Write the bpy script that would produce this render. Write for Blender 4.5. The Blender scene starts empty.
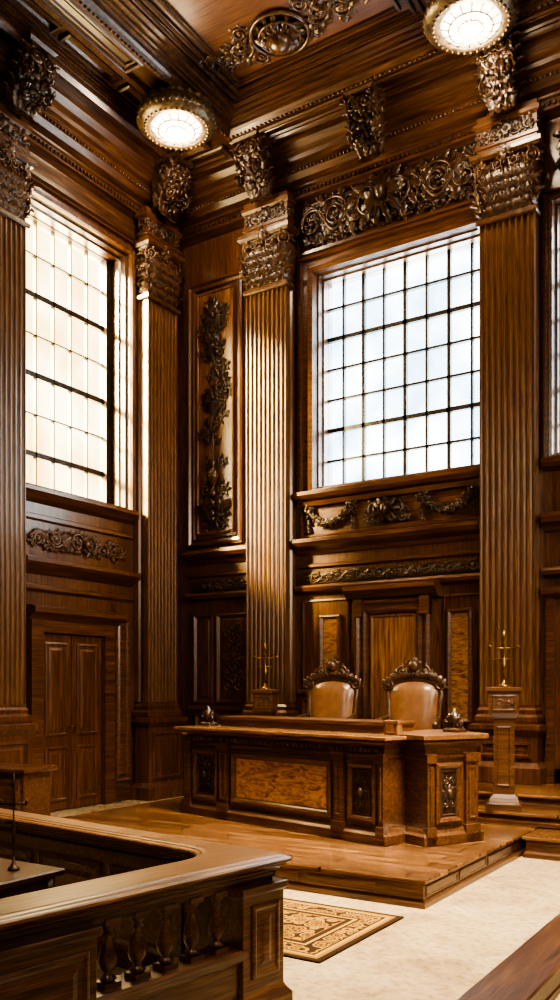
import bpy, math, random, bmesh
from mathutils import Vector, Matrix
random.seed(7)
SC=bpy.context.scene
COL=SC.collection
pi=math.pi
# ------------------------------------------------------------------ materials
def nodes(name):
    m=bpy.data.materials.new(name); m.use_nodes=True
    nt=m.node_tree; b=nt.nodes['Principled BSDF']
    return m,nt,b
def ramp(nt,stops,interp='LINEAR'):
    r=nt.nodes.new('ShaderNodeValToRGB'); r.color_ramp.interpolation=interp
    e=r.color_ramp.elements
    while len(e)<len(stops): e.new(.5)
    for i,(p,c) in enumerate(stops):
        e[i].position=p; e[i].color=(c[0],c[1],c[2],1)
    return r
def tone(c): return (c[0]*.94,c[1]*1.17,c[2]*1.55)
def wood(name,c1,c2,c3,axis='z',s=1.0,rough=.33,coat=.25,bump=.1,planks=False):
    m,nt,b=nodes(name); L=nt.links
    c1,c2,c3=tone(c1),tone(c2),tone(c3)
    tc=nt.nodes.new('ShaderNodeTexCoord')
    mp=nt.nodes.new('ShaderNodeMapping'); sc=[14*s]*3; sc['xyz'.index(axis)]=.8*s
    mp.inputs['Scale'].default_value=sc; L.new(tc.outputs['Object'],mp.inputs[0])
    n=nt.nodes.new('ShaderNodeTexNoise'); n.inputs['Scale'].default_value=1.3; n.inputs['Detail'].default_value=8; n.inputs['Distortion'].default_value=1.0
    L.new(mp.outputs[0],n.inputs[0])
    r=ramp(nt,[(.26,c1),(.5,c2),(.76,c3)]); L.new(n.outputs[0],r.inputs[0])
    mp2=nt.nodes.new('ShaderNodeMapping'); sc=[80*s]*3; sc['xyz'.index(axis)]=2.2*s
    mp2.inputs['Scale'].default_value=sc; L.new(tc.outputs['Object'],mp2.inputs[0])
    n2=nt.nodes.new('ShaderNodeTexNoise'); n2.inputs['Scale'].default_value=1.5; n2.inputs['Detail'].default_value=4
    L.new(mp2.outputs[0],n2.inputs[0])
    r2=ramp(nt,[(.35,(.46,.4,.36)),(.6,(1.12,1.12,1.12))]); L.new(n2.outputs[0],r2.inputs[0])
    mx=nt.nodes.new('ShaderNodeMix'); mx.data_type='RGBA'; mx.blend_type='MULTIPLY'; mx.inputs[0].default_value=1
    L.new(r.outputs[0],mx.inputs[6]); L.new(r2.outputs[0],mx.inputs[7])
    out=mx.outputs[2]
    if planks:
        bk=nt.nodes.new('ShaderNodeTexBrick'); bk.inputs['Scale'].default_value=1; bk.inputs['Brick Width'].default_value=1.7; bk.inputs['Row Height'].default_value=.22
        bk.inputs['Mortar Size'].default_value=.014; bk.inputs['Color1'].default_value=(.55,.52,.5,1); bk.inputs['Color2'].default_value=(1.15,1.12,1.08,1); bk.inputs['Mortar'].default_value=(.05,.03,.02,1)
        L.new(tc.outputs['Object'],bk.inputs[0])
        m2=nt.nodes.new('ShaderNodeMix'); m2.data_type='RGBA'; m2.blend_type='MULTIPLY'; m2.inputs[0].default_value=1
        L.new(out,m2.inputs[6]); L.new(bk.outputs[0],m2.inputs[7]); out=m2.outputs[2]
    L.new(out,b.inputs['Base Color'])
    b.inputs['Roughness'].default_value=rough; b.inputs['Coat Weight'].default_value=coat; b.inputs['Coat Roughness'].default_value=.16
    bp=nt.nodes.new('ShaderNodeBump'); bp.inputs['Strength'].default_value=bump; bp.inputs['Distance'].default_value=.01
    L.new(n2.outputs[0],bp.inputs['Height']); L.new(bp.outputs[0],b.inputs['Normal'])
    return m
WV=wood('wood_wall_vertical',(.045,.015,.005),(.112,.037,.012),(.195,.07,.022),'z')
WH=wood('wood_moulding_along',(.045,.015,.005),(.112,.037,.012),(.185,.068,.021),'x')
WC=wood('wood_ceiling_along',(.032,.011,.004),(.082,.029,.01),(.165,.064,.021),'x',1,.33,.22)
WY=wood('wood_ceiling_cross',(.032,.011,.004),(.082,.029,.01),(.155,.06,.02),'y',1,.33,.22)
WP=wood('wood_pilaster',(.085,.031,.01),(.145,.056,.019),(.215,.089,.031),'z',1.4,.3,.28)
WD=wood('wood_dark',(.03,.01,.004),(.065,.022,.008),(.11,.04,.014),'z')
WDH=wood('wood_dark_along',(.03,.01,.004),(.07,.024,.008),(.12,.043,.015),'x')
WB=wood('wood_bench',(.04,.014,.005),(.108,.038,.013),(.2,.079,.027),'x',1.4,.28,.35)
WT=wood('wood_polished_top',(.16,.06,.019),(.27,.11,.036),(.4,.18,.06),'x',1.2,.2,.5,.05)
WK=wood('wood_plank_deck',(.095,.035,.011),(.185,.075,.025),(.3,.13,.045),'x',1.2,.27,.12,.05,True)
WTY=wood('wood_polished_rail',(.085,.032,.011),(.175,.068,.022),(.29,.125,.042),'x',1.2,.3,.08,.05)
WR=wood('wood_ceiling_panel',(.07,.022,.008),(.13,.043,.015),(.19,.067,.023),'x',.8,.38,.1)
WO=wood('wood_honey_panel',(.13,.045,.014),(.21,.08,.026),(.3,.125,.042),'z',.8,.26,.4)
def burl(name,k):
    m,nt,b=nodes(name); L=nt.links
    tc=nt.nodes.new('ShaderNodeTexCoord'); mp=nt.nodes.new('ShaderNodeMapping'); mp.inputs['Rotation'].default_value=(0,.6,0); mp.inputs['Scale'].default_value=(1.2,4,4)
    L.new(tc.outputs['Object'],mp.inputs[0])
    n=nt.nodes.new('ShaderNodeTexNoise'); n.inputs['Scale'].default_value=3; n.inputs['Detail'].default_value=10; n.inputs['Distortion'].default_value=2.2
    L.new(mp.outputs[0],n.inputs[0])
    r=ramp(nt,[(.28,(.1*k,.042*k,.015*k)),(.45,(.23*k,.108*k,.038*k)),(.6,(.37*k,.195*k,.07*k)),(.74,(.18*k,.08*k,.028*k))]); L.new(n.outputs[0],r.inputs[0])
    L.new(r.outputs[0],b.inputs['Base Color']); b.inputs['Roughness'].default_value=.22; b.inputs['Coat Weight'].default_value=.5
    return m
BU=burl('burl_veneer',1.5); BU2=burl('burl_veneer_dark',.8)
def simple(name,c1,c2,scale,rough,metal=0,bump=.1,coat=0):
    m,nt,b=nodes(name); L=nt.links
    tc=nt.nodes.new('ShaderNodeTexCoord')
    n=nt.nodes.new('ShaderNodeTexNoise'); n.inputs['Scale'].default_value=scale; n.inputs['Detail'].default_value=6
    L.new(tc.outputs['Object'],n.inputs[0]); r=ramp(nt,[(.35,c1),(.65,c2)]); L.new(n.outputs[0],r.inputs[0]); L.new(r.outputs[0],b.inputs['Base Color'])
    b.inputs['Roughness'].default_value=rough; b.inputs['Metallic'].default_value=metal; b.inputs['Coat Weight'].default_value=coat
    bp=nt.nodes.new('ShaderNodeBump'); bp.inputs['Strength'].default_value=bump; bp.inputs['Distance'].default_value=.01
    L.new(n.outputs[0],bp.inputs['Height']); L.new(bp.outputs[0],b.inputs['Normal'])
    return m
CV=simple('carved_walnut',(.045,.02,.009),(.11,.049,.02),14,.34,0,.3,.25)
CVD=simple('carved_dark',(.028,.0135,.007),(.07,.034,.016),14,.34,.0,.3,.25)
BR=simple('aged_brass',(.12,.065,.022),(.3,.18,.07),12,.32,1,.1)
BRD=simple('dark_bronze',(.03,.017,.008),(.07,.04,.018),12,.4,.5,.1)
IR=simple('dark_window_bars',(.012,.008,.005),(.03,.019,.011),10,.5)
LE=simple('tan_leather',(.14,.064,.027),(.21,.1,.043),9,.34,0,.15,.3)
CR=simple('lamp_housing_bronze',(.045,.03,.016),(.18,.12,.066),18,.33,.4,.3)
def marble():
    m,nt,b=nodes('cream_marble'); L=nt.links
    tc=nt.nodes.new('ShaderNodeTexCoord')
    n=nt.nodes.new('ShaderNodeTexNoise'); n.inputs['Scale'].default_value=1.6; n.inputs['Detail'].default_value=12; n.inputs['Distortion'].default_value=1.2; n.inputs['Roughness'].default_value=.62
    L.new(tc.outputs['Object'],n.inputs[0])
    r=ramp(nt,[(.3,(.3,.215,.125)),(.47,(.43,.325,.2)),(.68,(.52,.41,.27))]); L.new(n.outputs[0],r.inputs[0])
    n2=nt.nodes.new('ShaderNodeTexNoise'); n2.inputs['Scale'].default_value=16; n2.inputs['Detail'].default_value=9
    L.new(tc.outputs['Object'],n2.inputs[0]); r2=ramp(nt,[(.36,(.82,.76,.67)),(.52,(1,1,1))]); L.new(n2.outputs[0],r2.inputs[0])
    mx=nt.nodes.new('ShaderNodeMix'); mx.data_type='RGBA'; mx.blend_type='MULTIPLY'; mx.inputs[0].default_value=1
    L.new(r.outputs[0],mx.inputs[6]); L.new(r2.outputs[0],mx.inputs[7]); L.new(mx.outputs[2],b.inputs['Base Color'])
    b.inputs['Roughness'].default_value=.14
    return m
MA=marble()
def glass(name,c1,c2):
    m=bpy.data.materials.new(name); m.use_nodes=True; nt=m.node_tree; nt.nodes.clear(); L=nt.links
    out=nt.nodes.new('ShaderNodeOutputMaterial'); mix=nt.nodes.new('ShaderNodeMixShader'); mix.inputs[0].default_value=.05
    tr=nt.nodes.new('ShaderNodeBsdfTransparent'); gl=nt.nodes.new('ShaderNodeBsdfGlossy'); gl.inputs['Roughness'].default_value=.1
    tc=nt.nodes.new('ShaderNodeTexCoord'); n=nt.nodes.new('ShaderNodeTexNoise'); n.inputs['Scale'].default_value=.8; n.inputs['Detail'].default_value=3
    L.new(tc.outputs['Object'],n.inputs[0]); r=ramp(nt,[(.38,c1),(.6,c2)]); L.new(n.outputs[0],r.inputs[0]); L.new(r.outputs[0],tr.inputs[0])
    L.new(tr.outputs[0],mix.inputs[1]); L.new(gl.outputs[0],mix.inputs[2]); L.new(mix.outputs[0],out.inputs[0])
    return m
GLB=glass('window_glass_cool',(.3,.46,.62),(.75,.86,.93))  # blue and white sky variation is put into the pane tint
GLW=glass('window_glass_warm',(.55,.38,.15),(.74,.63,.4))  # golden daylight glow of the left window is put into the pane tint
def emit(name,c,s):
    m,nt,b=nodes(name); b.inputs['Base Color'].default_value=(.9,.85,.75,1); b.inputs['Emission Color'].default_value=(*c,1); b.inputs['Emission Strength'].default_value=s
    return m
EM=emit('lamp_diffuser_glow',(1,.86,.66),4)
def rugmat(hx,hy):
    m,nt,b=nodes('patterned_rug'); L=nt.links
    def mt(op,a,bb=None):
        q=nt.nodes.new('ShaderNodeMath'); q.operation=op
        for i,v in enumerate((a,bb)):
            if v is None: continue
            if isinstance(v,(int,float)): q.inputs[i].default_value=v
            else: L.new(v,q.inputs[i])
        return q.outputs[0]
    tc=nt.nodes.new('ShaderNodeTexCoord'); sp=nt.nodes.new('ShaderNodeSeparateXYZ'); L.new(tc.outputs['Object'],sp.inputs[0])
    ax=mt('SUBTRACT',hx,mt('ABSOLUTE',sp.outputs[0])); ay=mt('SUBTRACT',hy,mt('ABSOLUTE',sp.outputs[1]))
    d=mt('MINIMUM',ax,ay)
    g=(.24,.12,.022); k=(.03,.014,.005); c=(.36,.21,.055); c2=(.28,.15,.032)
    rb=ramp(nt,[(0,k),(.05,g),(.08,c),(.11,k),(.29,c),(.32,k),(.37,g)],'CONSTANT'); L.new(d,rb.inputs[0])
    v=nt.nodes.new('ShaderNodeTexVoronoi'); v.inputs['Scale'].default_value=9; v.inputs['Randomness'].default_value=.7; v.distance='EUCLIDEAN'; L.new(tc.outputs['Object'],v.inputs[0])
    rv=ramp(nt,[(0,c),(.1,k),(.2,g),(.36,k),(.44,c2),(.62,k)],'CONSTANT'); L.new(v.outputs['Distance'],rv.inputs[0])
    mx=nt.nodes.new('ShaderNodeMix'); mx.data_type='RGBA'
    f=mt('GREATER_THAN',d,.13); f2=mt('LESS_THAN',d,.27); f3=mt('GREATER_THAN',d,.38)
    ff=mt('ADD',mt('MULTIPLY',f,f2),f3)
    L.new(ff,mx.inputs[0]); L.new(rb.outputs[0],mx.inputs[6]); L.new(rv.outputs[0],mx.inputs[7]); L.new(mx.outputs[2],b.inputs['Base Color'])
    b.inputs['Roughness'].default_value=.9; b.inputs['Specular IOR Level'].default_value=.15
    return m
# ------------------------------------------------------------------ mesh builder
class MB:
    def __init__(s): s.v=[];s.f=[];s.sm=[];s.M=None
    def add(s,vs,fs,sm=False):
        o=len(s.v)
        if s.M is not None: vs=[s.M@Vector(v) for v in vs]
        s.v+=[tuple(v) for v in vs]; s.f+=[tuple(i+o for i in f) for f in fs]; s.sm+=[sm]*len(fs)
    def box(s,x0,x1,y0,y1,z0,z1):
        s.add([(x0,y0,z0),(x1,y0,z0),(x1,y1,z0),(x0,y1,z0),(x0,y0,z1),(x1,y0,z1),(x1,y1,z1),(x0,y1,z1)],
              [(0,3,2,1),(4,5,6,7),(0,1,5,4),(1,2,6,5),(2,3,7,6),(3,0,4,7)])
    def loft(s,poly,levels):
        n=len(poly); vs=[];fs=[]
        for off,z in levels:
            for p in offs(poly,off): vs.append((p[0],p[1],z))
        for k in range(len(levels)-1):
            a=k*n;b=a+n
            for i in range(n):
                j=(i+1)%n; fs.append((a+i,a+j,b+j,b+i))
        fs.append(tuple(reversed(range(n)))); fs.append(tuple(range((len(levels)-1)*n,len(levels)*n)))
        s.add(vs,fs)
    def panel(s,x0,x1,z0,z1,y,lv,cap=True):
        vs=[];fs=[]
        for k,(i,o) in enumerate(lv):
            if k and 0<=o<.005: o=.005
            vs+=[(x0+i,y-o,z0+i),(x1-i,y-o,z0+i),(x1-i,y-o,z1-i),(x0+i,y-o,z1-i)]
        for k in range(len(lv)-1):
            for i in range(4):
                j=(i+1)%4; fs.append((4*k+i,4*k+j,4*k+4+j,4*k+4+i))
        if cap:
            k=len(lv)-1; fs.append((4*k,4*k+1,4*k+2,4*k+3))
        s.add(vs,fs)
    def coffer(s,x0,x1,y0,y1,lv,cap=True):
        vs=[];fs=[]
        for i,z in lv: vs+=[(x0+i,y0+i,z),(x1-i,y0+i,z),(x1-i,y1-i,z),(x0+i,y1-i,z)]
        for k in range(len(lv)-1):
            for i in range(4):
                j=(i+1)%4; fs.append((4*k+i,4*k+4+i,4*k+4+j,4*k+j))
        if cap:
            k=len(lv)-1; fs.append((4*k+3,4*k+2,4*k+1,4*k))
        s.add(vs,fs)
    def mold(s,x0,x1,prof,back=0):
        p=[(0,prof[0][1])]+list(prof)+[(0,prof[-1][1])]
        n=len(p); vs=[(x0,back-o,z) for o,z in p]+[(x1,back-o,z) for o,z in p]
        fs=[(i,n+i,n+(i+1)%n,(i+1)%n) for i in range(n)]
        fs+=[tuple(range(n)),tuple(reversed(range(n,2*n)))]
        s.add(vs,fs)
    def lathe(s,prof,c=(0,0),seg=20,z0=0):
        vs=[];fs=[]
        for r,z in prof:
            for i in range(seg):
                a=2*pi*i/seg; vs.append((c[0]+r*math.cos(a),c[1]+r*math.sin(a),z+z0))
        for k in range(len(prof)-1):
            for i in range(seg):
                j=(i+1)%seg; fs.append((k*seg+i,k*seg+j,(k+1)*seg+j,(k+1)*seg+i))
        fs.append(tuple(reversed(range(seg)))); fs.append(tuple(range((len(prof)-1)*seg,len(prof)*seg)))
        s.add(vs,fs,True)
    def tube(s,pts,rs,seg=6):
        pts=[Vector(p) for p in pts]; vs=[];fs=[]; n=len(pts)
        ref=None
        for i,p in enumerate(pts):
            t=(pts[min(i+1,n-1)]-pts[max(i-1,0)])
            if t.length<1e-9: t=Vector((0,0,1))
            t.normalize()
            if ref is None:
                ref=Vector((0,1,0)) if abs(t.y)<.9 else Vector((1,0,0))
            a=(ref-t*ref.dot(t))
            if a.length<1e-6: a=t.orthogonal()
            a.normalize(); b=t.cross(a); ref=a
            r=rs[i] if isinstance(rs,list) else rs
            for k in range(seg):
                q=2*pi*k/seg; vs.append(p+a*math.cos(q)*r+b*math.sin(q)*r)
        for i in range(n-1):
            for k in range(seg):
                j=(k+1)%seg; fs.append((i*seg+k,i*seg+j,(i+1)*seg+j,(i+1)*seg+k))
        fs.append(tuple(reversed(range(seg)))); fs.append(tuple(range((n-1)*seg,n*seg)))
        s.add(vs,fs,True)
    def ell(s,c,r,seg=8,rings=5):
        vs=[(c[0],c[1],c[2]-r[2])];fs=[]
        for k in range(1,rings):
            p=-pi/2+pi*k/rings
            for i in range(seg):
                a=2*pi*i/seg; vs.append((c[0]+r[0]*math.cos(p)*math.cos(a),c[1]+r[1]*math.cos(p)*math.sin(a),c[2]+r[2]*math.sin(p)))
        vs.append((c[0],c[1],c[2]+r[2])); T=len(vs)-1
        for i in range(seg):
            j=(i+1)%seg; fs.append((0,1+j,1+i)); fs.append((T,T-seg+i,T-seg+j))
            for k in range(rings-2): fs.append((1+k*seg+i,1+k*seg+j,1+(k+1)*seg+j,1+(k+1)*seg+i))
        s.add(vs,fs,True)
    def leaf(s,base,up,out,L,W,curl=2.6,n=8):
        base=Vector(base);up=Vector(up).normalized();out=Vector(out).normalized();side=up.cross(out).normalized()
        vs=[];fs=[];p=base.copy()
        for i in range(n+1):
            t=i/n; th=t*t*t*curl
            d=up*math.cos(th)+out*math.sin(th); nn=out*math.cos(th)-up*math.sin(th)
            w=W*.5*((.6+.5*math.sin(pi*t**.8))*(1-t**5))
            if i%2: w*=1.3
            else: w*=.8
            for q,o in ((-1,-.05),(-.5,.2),(0,.04),(.5,.2),(1,-.05)): vs.append(p+side*w*q+nn*W*o)
            p=p+d*(L/n)
        for i in range(n):
            for k in range(4): fs.append((i*5+k,i*5+k+1,i*5+6+k,i*5+5+k))
        s.add(vs,fs,True)
    def pleaf(s,x,z,ang,L,W,y=0,h=None):
        h=h or W*.5; n=8; vs=[];fs=[]; bend=random.uniform(-.9,.9)
        px,pz,a=x,z,ang
        for i in range(n+1):
            t=i/n; w=W*.5*math.sin(pi*min(1,t*.9+.1))**.7*(1.25 if i%2 else .7)*(1 if i<n else .05)
            hh=h*math.sin(pi*(t*.8+.15))
            cx,cz=-math.sin(a),math.cos(a)
            vs+=[(px-cx*w,y,pz-cz*w),(px-cx*w*.4,y-hh*.9,pz-cz*w*.4),(px,y-hh*.4,pz),(px+cx*w*.4,y-hh*.9,pz+cz*w*.4),(px+cx*w,y,pz+cz*w)]
            px+=math.cos(a)*L/n; pz+=math.sin(a)*L/n; a+=bend/n
        for i in range(n):
            for k in range(4): fs.append((i*5+k,i*5+k+1,i*5+6+k,i*5+5+k))
        s.add(vs,fs,True)
    def scroll(s,cx,cz,R,a0,turns,sg,w,y=0,leaves=4):
        n=int(14*turns)+3; pts=[];rs=[]
        for i in range(n+1):
            t=i/n;a=a0+sg*t*turns*2*pi; r=R*(1-.84*t)
            pts.append((cx+r*math.cos(a),y-w*.4-w*.5*t,cz+r*math.sin(a))); rs.append(w*(1-.45*t))
        s.tube(pts,rs); s.ell((cx,y-w*.9,cz),(w*1.4,w,w*1.4))
        for k in range(leaves):
            t=k/max(1,leaves)*.6; a=a0+sg*t*turns*2*pi; r=R*(1-.84*t)
            s.pleaf(cx+r*math.cos(a),cz+r*math.sin(a),a+sg*.7,R*.75,R*.42,y,w*1.3)
    def rinceau(s,x0,x1,zc,h,n,w,y=0,seed=1):
        random.seed(seed); st=(x1-x0)/n; pts=[]
        for i in range(n*8+1):
            t=i/(n*8); pts.append((x0+(x1-x0)*t,y-w*.5,zc+math.sin(t*n*pi)*h*.3))
        s.tube(pts,w)
        for i in range(n):
            sg=1 if i%2 else -1; cx=x0+(i+.5)*st
            s.scroll(cx,zc+sg*h*.06,h*.36,pi/2*sg+pi*.3,1.5,-sg,w,y,5)
            s.pleaf(cx+st*.45,zc-sg*h*.05,sg*1.1,h*.45,h*.22,y,w*1.5); s.pleaf(cx+st*.45,zc,-sg*1.3,h*.4,h*.2,y,w*1.5)
            for q in range(3): s.ell((cx+st*.45+random.uniform(-.04,.04),y-w,zc+random.uniform(-.2,.2)*h),(w*1.1,w*1.1,w*1.1),6,4)
def offs(poly,off):
    if abs(off)<1e-9: return poly
    n=len(poly); o=[]
    for i in range(n):
        a=Vector(poly[i-1]);b=Vector(poly[i]);c=Vector(poly[(i+1)%n])
        e1=(b-a).normalized();e2=(c-b).normalized()
        n1=Vector((e1.y,-e1.x));n2=Vector((e2.y,-e2.x)); k=1+n1.dot(n2)
        m=(n1+n2)/max(k,.3); o.append((b.x+m.x*off,b.y+m.y*off))
    return o
def rect(x0,x1,y0,y1): return [(x0,y0),(x1,y0),(x1,y1),(x0,y1)]
def ob(name,mb,mat,parent=None,loc=(0,0,0),rot=0,bev=0,**kw):
    me=bpy.data.meshes.new(name); me.from_pydata(mb.v,[],mb.f)
    me.polygons.foreach_set('use_smooth',mb.sm)
    bm=bmesh.new(); bm.from_mesh(me); bmesh.ops.recalc_face_normals(bm,faces=bm.faces[:]); bm.to_mesh(me); bm.free()
    me.materials.append(mat); o=bpy.data.objects.new(name,me); COL.objects.link(o)
    o.location=loc; o.rotation_euler=(0,0,rot)
    if parent: o.parent=parent
    if bev:
        b=o.modifiers.new('bevel','BEVEL'); b.width=bev; b.segments=2; b.limit_method='ANGLE'; b.angle_limit=.6
    for k,v in kw.items(): o[k]=v
    return o
def empty(name,loc,rot=0,**kw):
    o=bpy.data.objects.new(name,None); o.empty_display_size=.2; COL.objects.link(o); o.location=loc; o.rotation_euler=(0,0,rot)
    for k,v in kw.items(): o[k]=v
    return o
def clone(o,loc,rot=None):
    c=o.copy(); COL.objects.link(c); c.location=loc
    if rot is not None: c.rotation_euler=(0,0,rot)
    for ch in o.children:
        d=ch.copy(); COL.objects.link(d); d.parent=c
    return c
tn=[0]
def trim(mb,mat,loc=(0,0,0),rot=0,label='wooden moulding on the wall',bev=0):
    tn[0]+=1
    return ob('trim_%d'%tn[0],mb,mat,None,loc,rot,bev,kind='structure',label=label,category='trim')
BY=12.8; LX=-10.5
R90=pi/2
# ------------------------------------------------------------------ shell
m=MB(); m.box(-11.3,3.2,-3.2,13.6,-.2,0); ob('floor',m,MA,kind='structure',label='cream mottled marble floor',category='floor')
m=MB(); m.box(-11.3,3.2,-3.2,13.6,11.9,12.1); ob('ceiling',m,WR,kind='structure',label='dark coffered wooden ceiling',category='ceiling')
m=MB()
WX0,WX1,WZ0,WZ1=-7.45,-4.38,5.4,9.1
m.box(-11.3,WX0,BY,13.4,0,11.9); m.box(WX0,WX1,BY,13.4,0,WZ0); m.box(WX0,WX1,BY,13.4,WZ1,11.9)
m.box(WX1,-3.45,BY,13.4,0,11.9); m.box(-3.45,-.6,BY,13.4,0,WZ0); m.box(-3.45,-.6,BY,13.4,WZ1,11.9); m.box(-.6,3.2,BY,13.4,0,11.9)
ob('wall_back',m,WV,kind='structure',label='tall wood-panelled wall with large windows',category='wall')
m=MB()
LY0,LY1,LZ0,LZ1=8.95,11.45,5.15,9.7
m.box(-11.2,LX,-3.2,LY0,0,11.9); m.box(-11.2,LX,LY1,BY,0,11.9); m.box(-11.2,LX,LY0,LY1,0,LZ0); m.box(-11.2,LX,LY0,LY1,LZ1,11.9)
ob('wall_left',m,WV,kind='structure',label='tall wood-panelled side wall with window',category='wall')
m=MB(); m.box(3.0,3.2,-3,BY,0,11.9); ob('wall_right',m,WV,kind='structure',label='wood-panelled wall',category='wall')
m=MB(); m.box(LX,3.0,-3.2,-3,0,11.9); ob('wall_front',m,WV,kind='structure',label='wood-panelled wall',category='wall')
# ------------------------------------------------------------------ windows
def window(idx,x0,x1,z0,z1,cols,rows,thickc,thickr,gmat,loc,rot,label,th=.013,tk=.03,f=.07,fx=None):
    e=MB()
    e.panel(x0,x1,z0,z1,0,[(0,0),(0,.12),(f,.12),(f,0)],False)
    if fx: e.box(x1-fx,x1,-.13,.0,z0,z1)
    xe=x1-(fx or 0)
    for i in range(1,cols):
        x=x0+(xe-x0)*i/cols; w=tk*.8 if i in thickc else th; e.box(x-w,x+w,-.05,.02,z0,z1)
    for j in range(1,rows):
        z=z0+(z1-z0)*j/rows; w=tk if j in thickr else th; e.box(x0,x1,-.05,.02,z-w,z+w)
    p=ob('window_%d'%idx,e,IR,None,loc,rot,kind='structure',label=label,category='window')
    g=MB(); g.add([(x0+.02,.03,z0+.02),(x1-.02,.03,z0+.02),(x1-.02,.03,z1-.02),(x0+.02,.03,z1-.02)],[(0,1,2,3)]); ob('glass',g,gmat,p)
    return p
window(1,WX0,WX1,WZ0,WZ1,8,7,(2,4,6),(2,5),GLB,(0,13.15,0),0,'tall gridded window with dark bars and pale daylight',.019,.036)
window(2,LY0,LY1,LZ0,LZ1,6,7,(),(1,3,5),GLW,(-10.98,0,0),R90,'tall gridded window glowing with warm sunlight',.012,.045,.09,.2)
window(3,-3.45,-.6,WZ0,WZ1,8,7,(2,4,6),(2,5),GLB,(0,13.15,0),0,'tall gridded window beside a fluted pilaster',.019,.036)
def surround(x0,x1,z0,z1,w,loc,rot,mat,dp=.3,mat2=None):
    e=MB(); e.panel(x0-w,x1+w,z0-w,z1+w,0,[(0,0),(0,.1),(w*.25,.13),(w*.3,.07),(w*.6,.06),(w*.7,.1),(w*.95,.08),(w,.02),(w,-.02)],False)
    if mat2: trim(e,mat,loc,rot,'stepped wooden window surround'); e=MB(); mat=mat2
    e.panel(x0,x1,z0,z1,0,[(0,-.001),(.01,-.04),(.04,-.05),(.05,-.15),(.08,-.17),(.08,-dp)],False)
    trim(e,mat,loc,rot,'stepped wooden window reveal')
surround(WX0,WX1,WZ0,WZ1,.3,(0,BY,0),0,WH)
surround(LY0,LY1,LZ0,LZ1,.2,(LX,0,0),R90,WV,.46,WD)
surround(-3.4,-.6,WZ0,WZ1,.16,(0,BY,0),0,WH)
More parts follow.
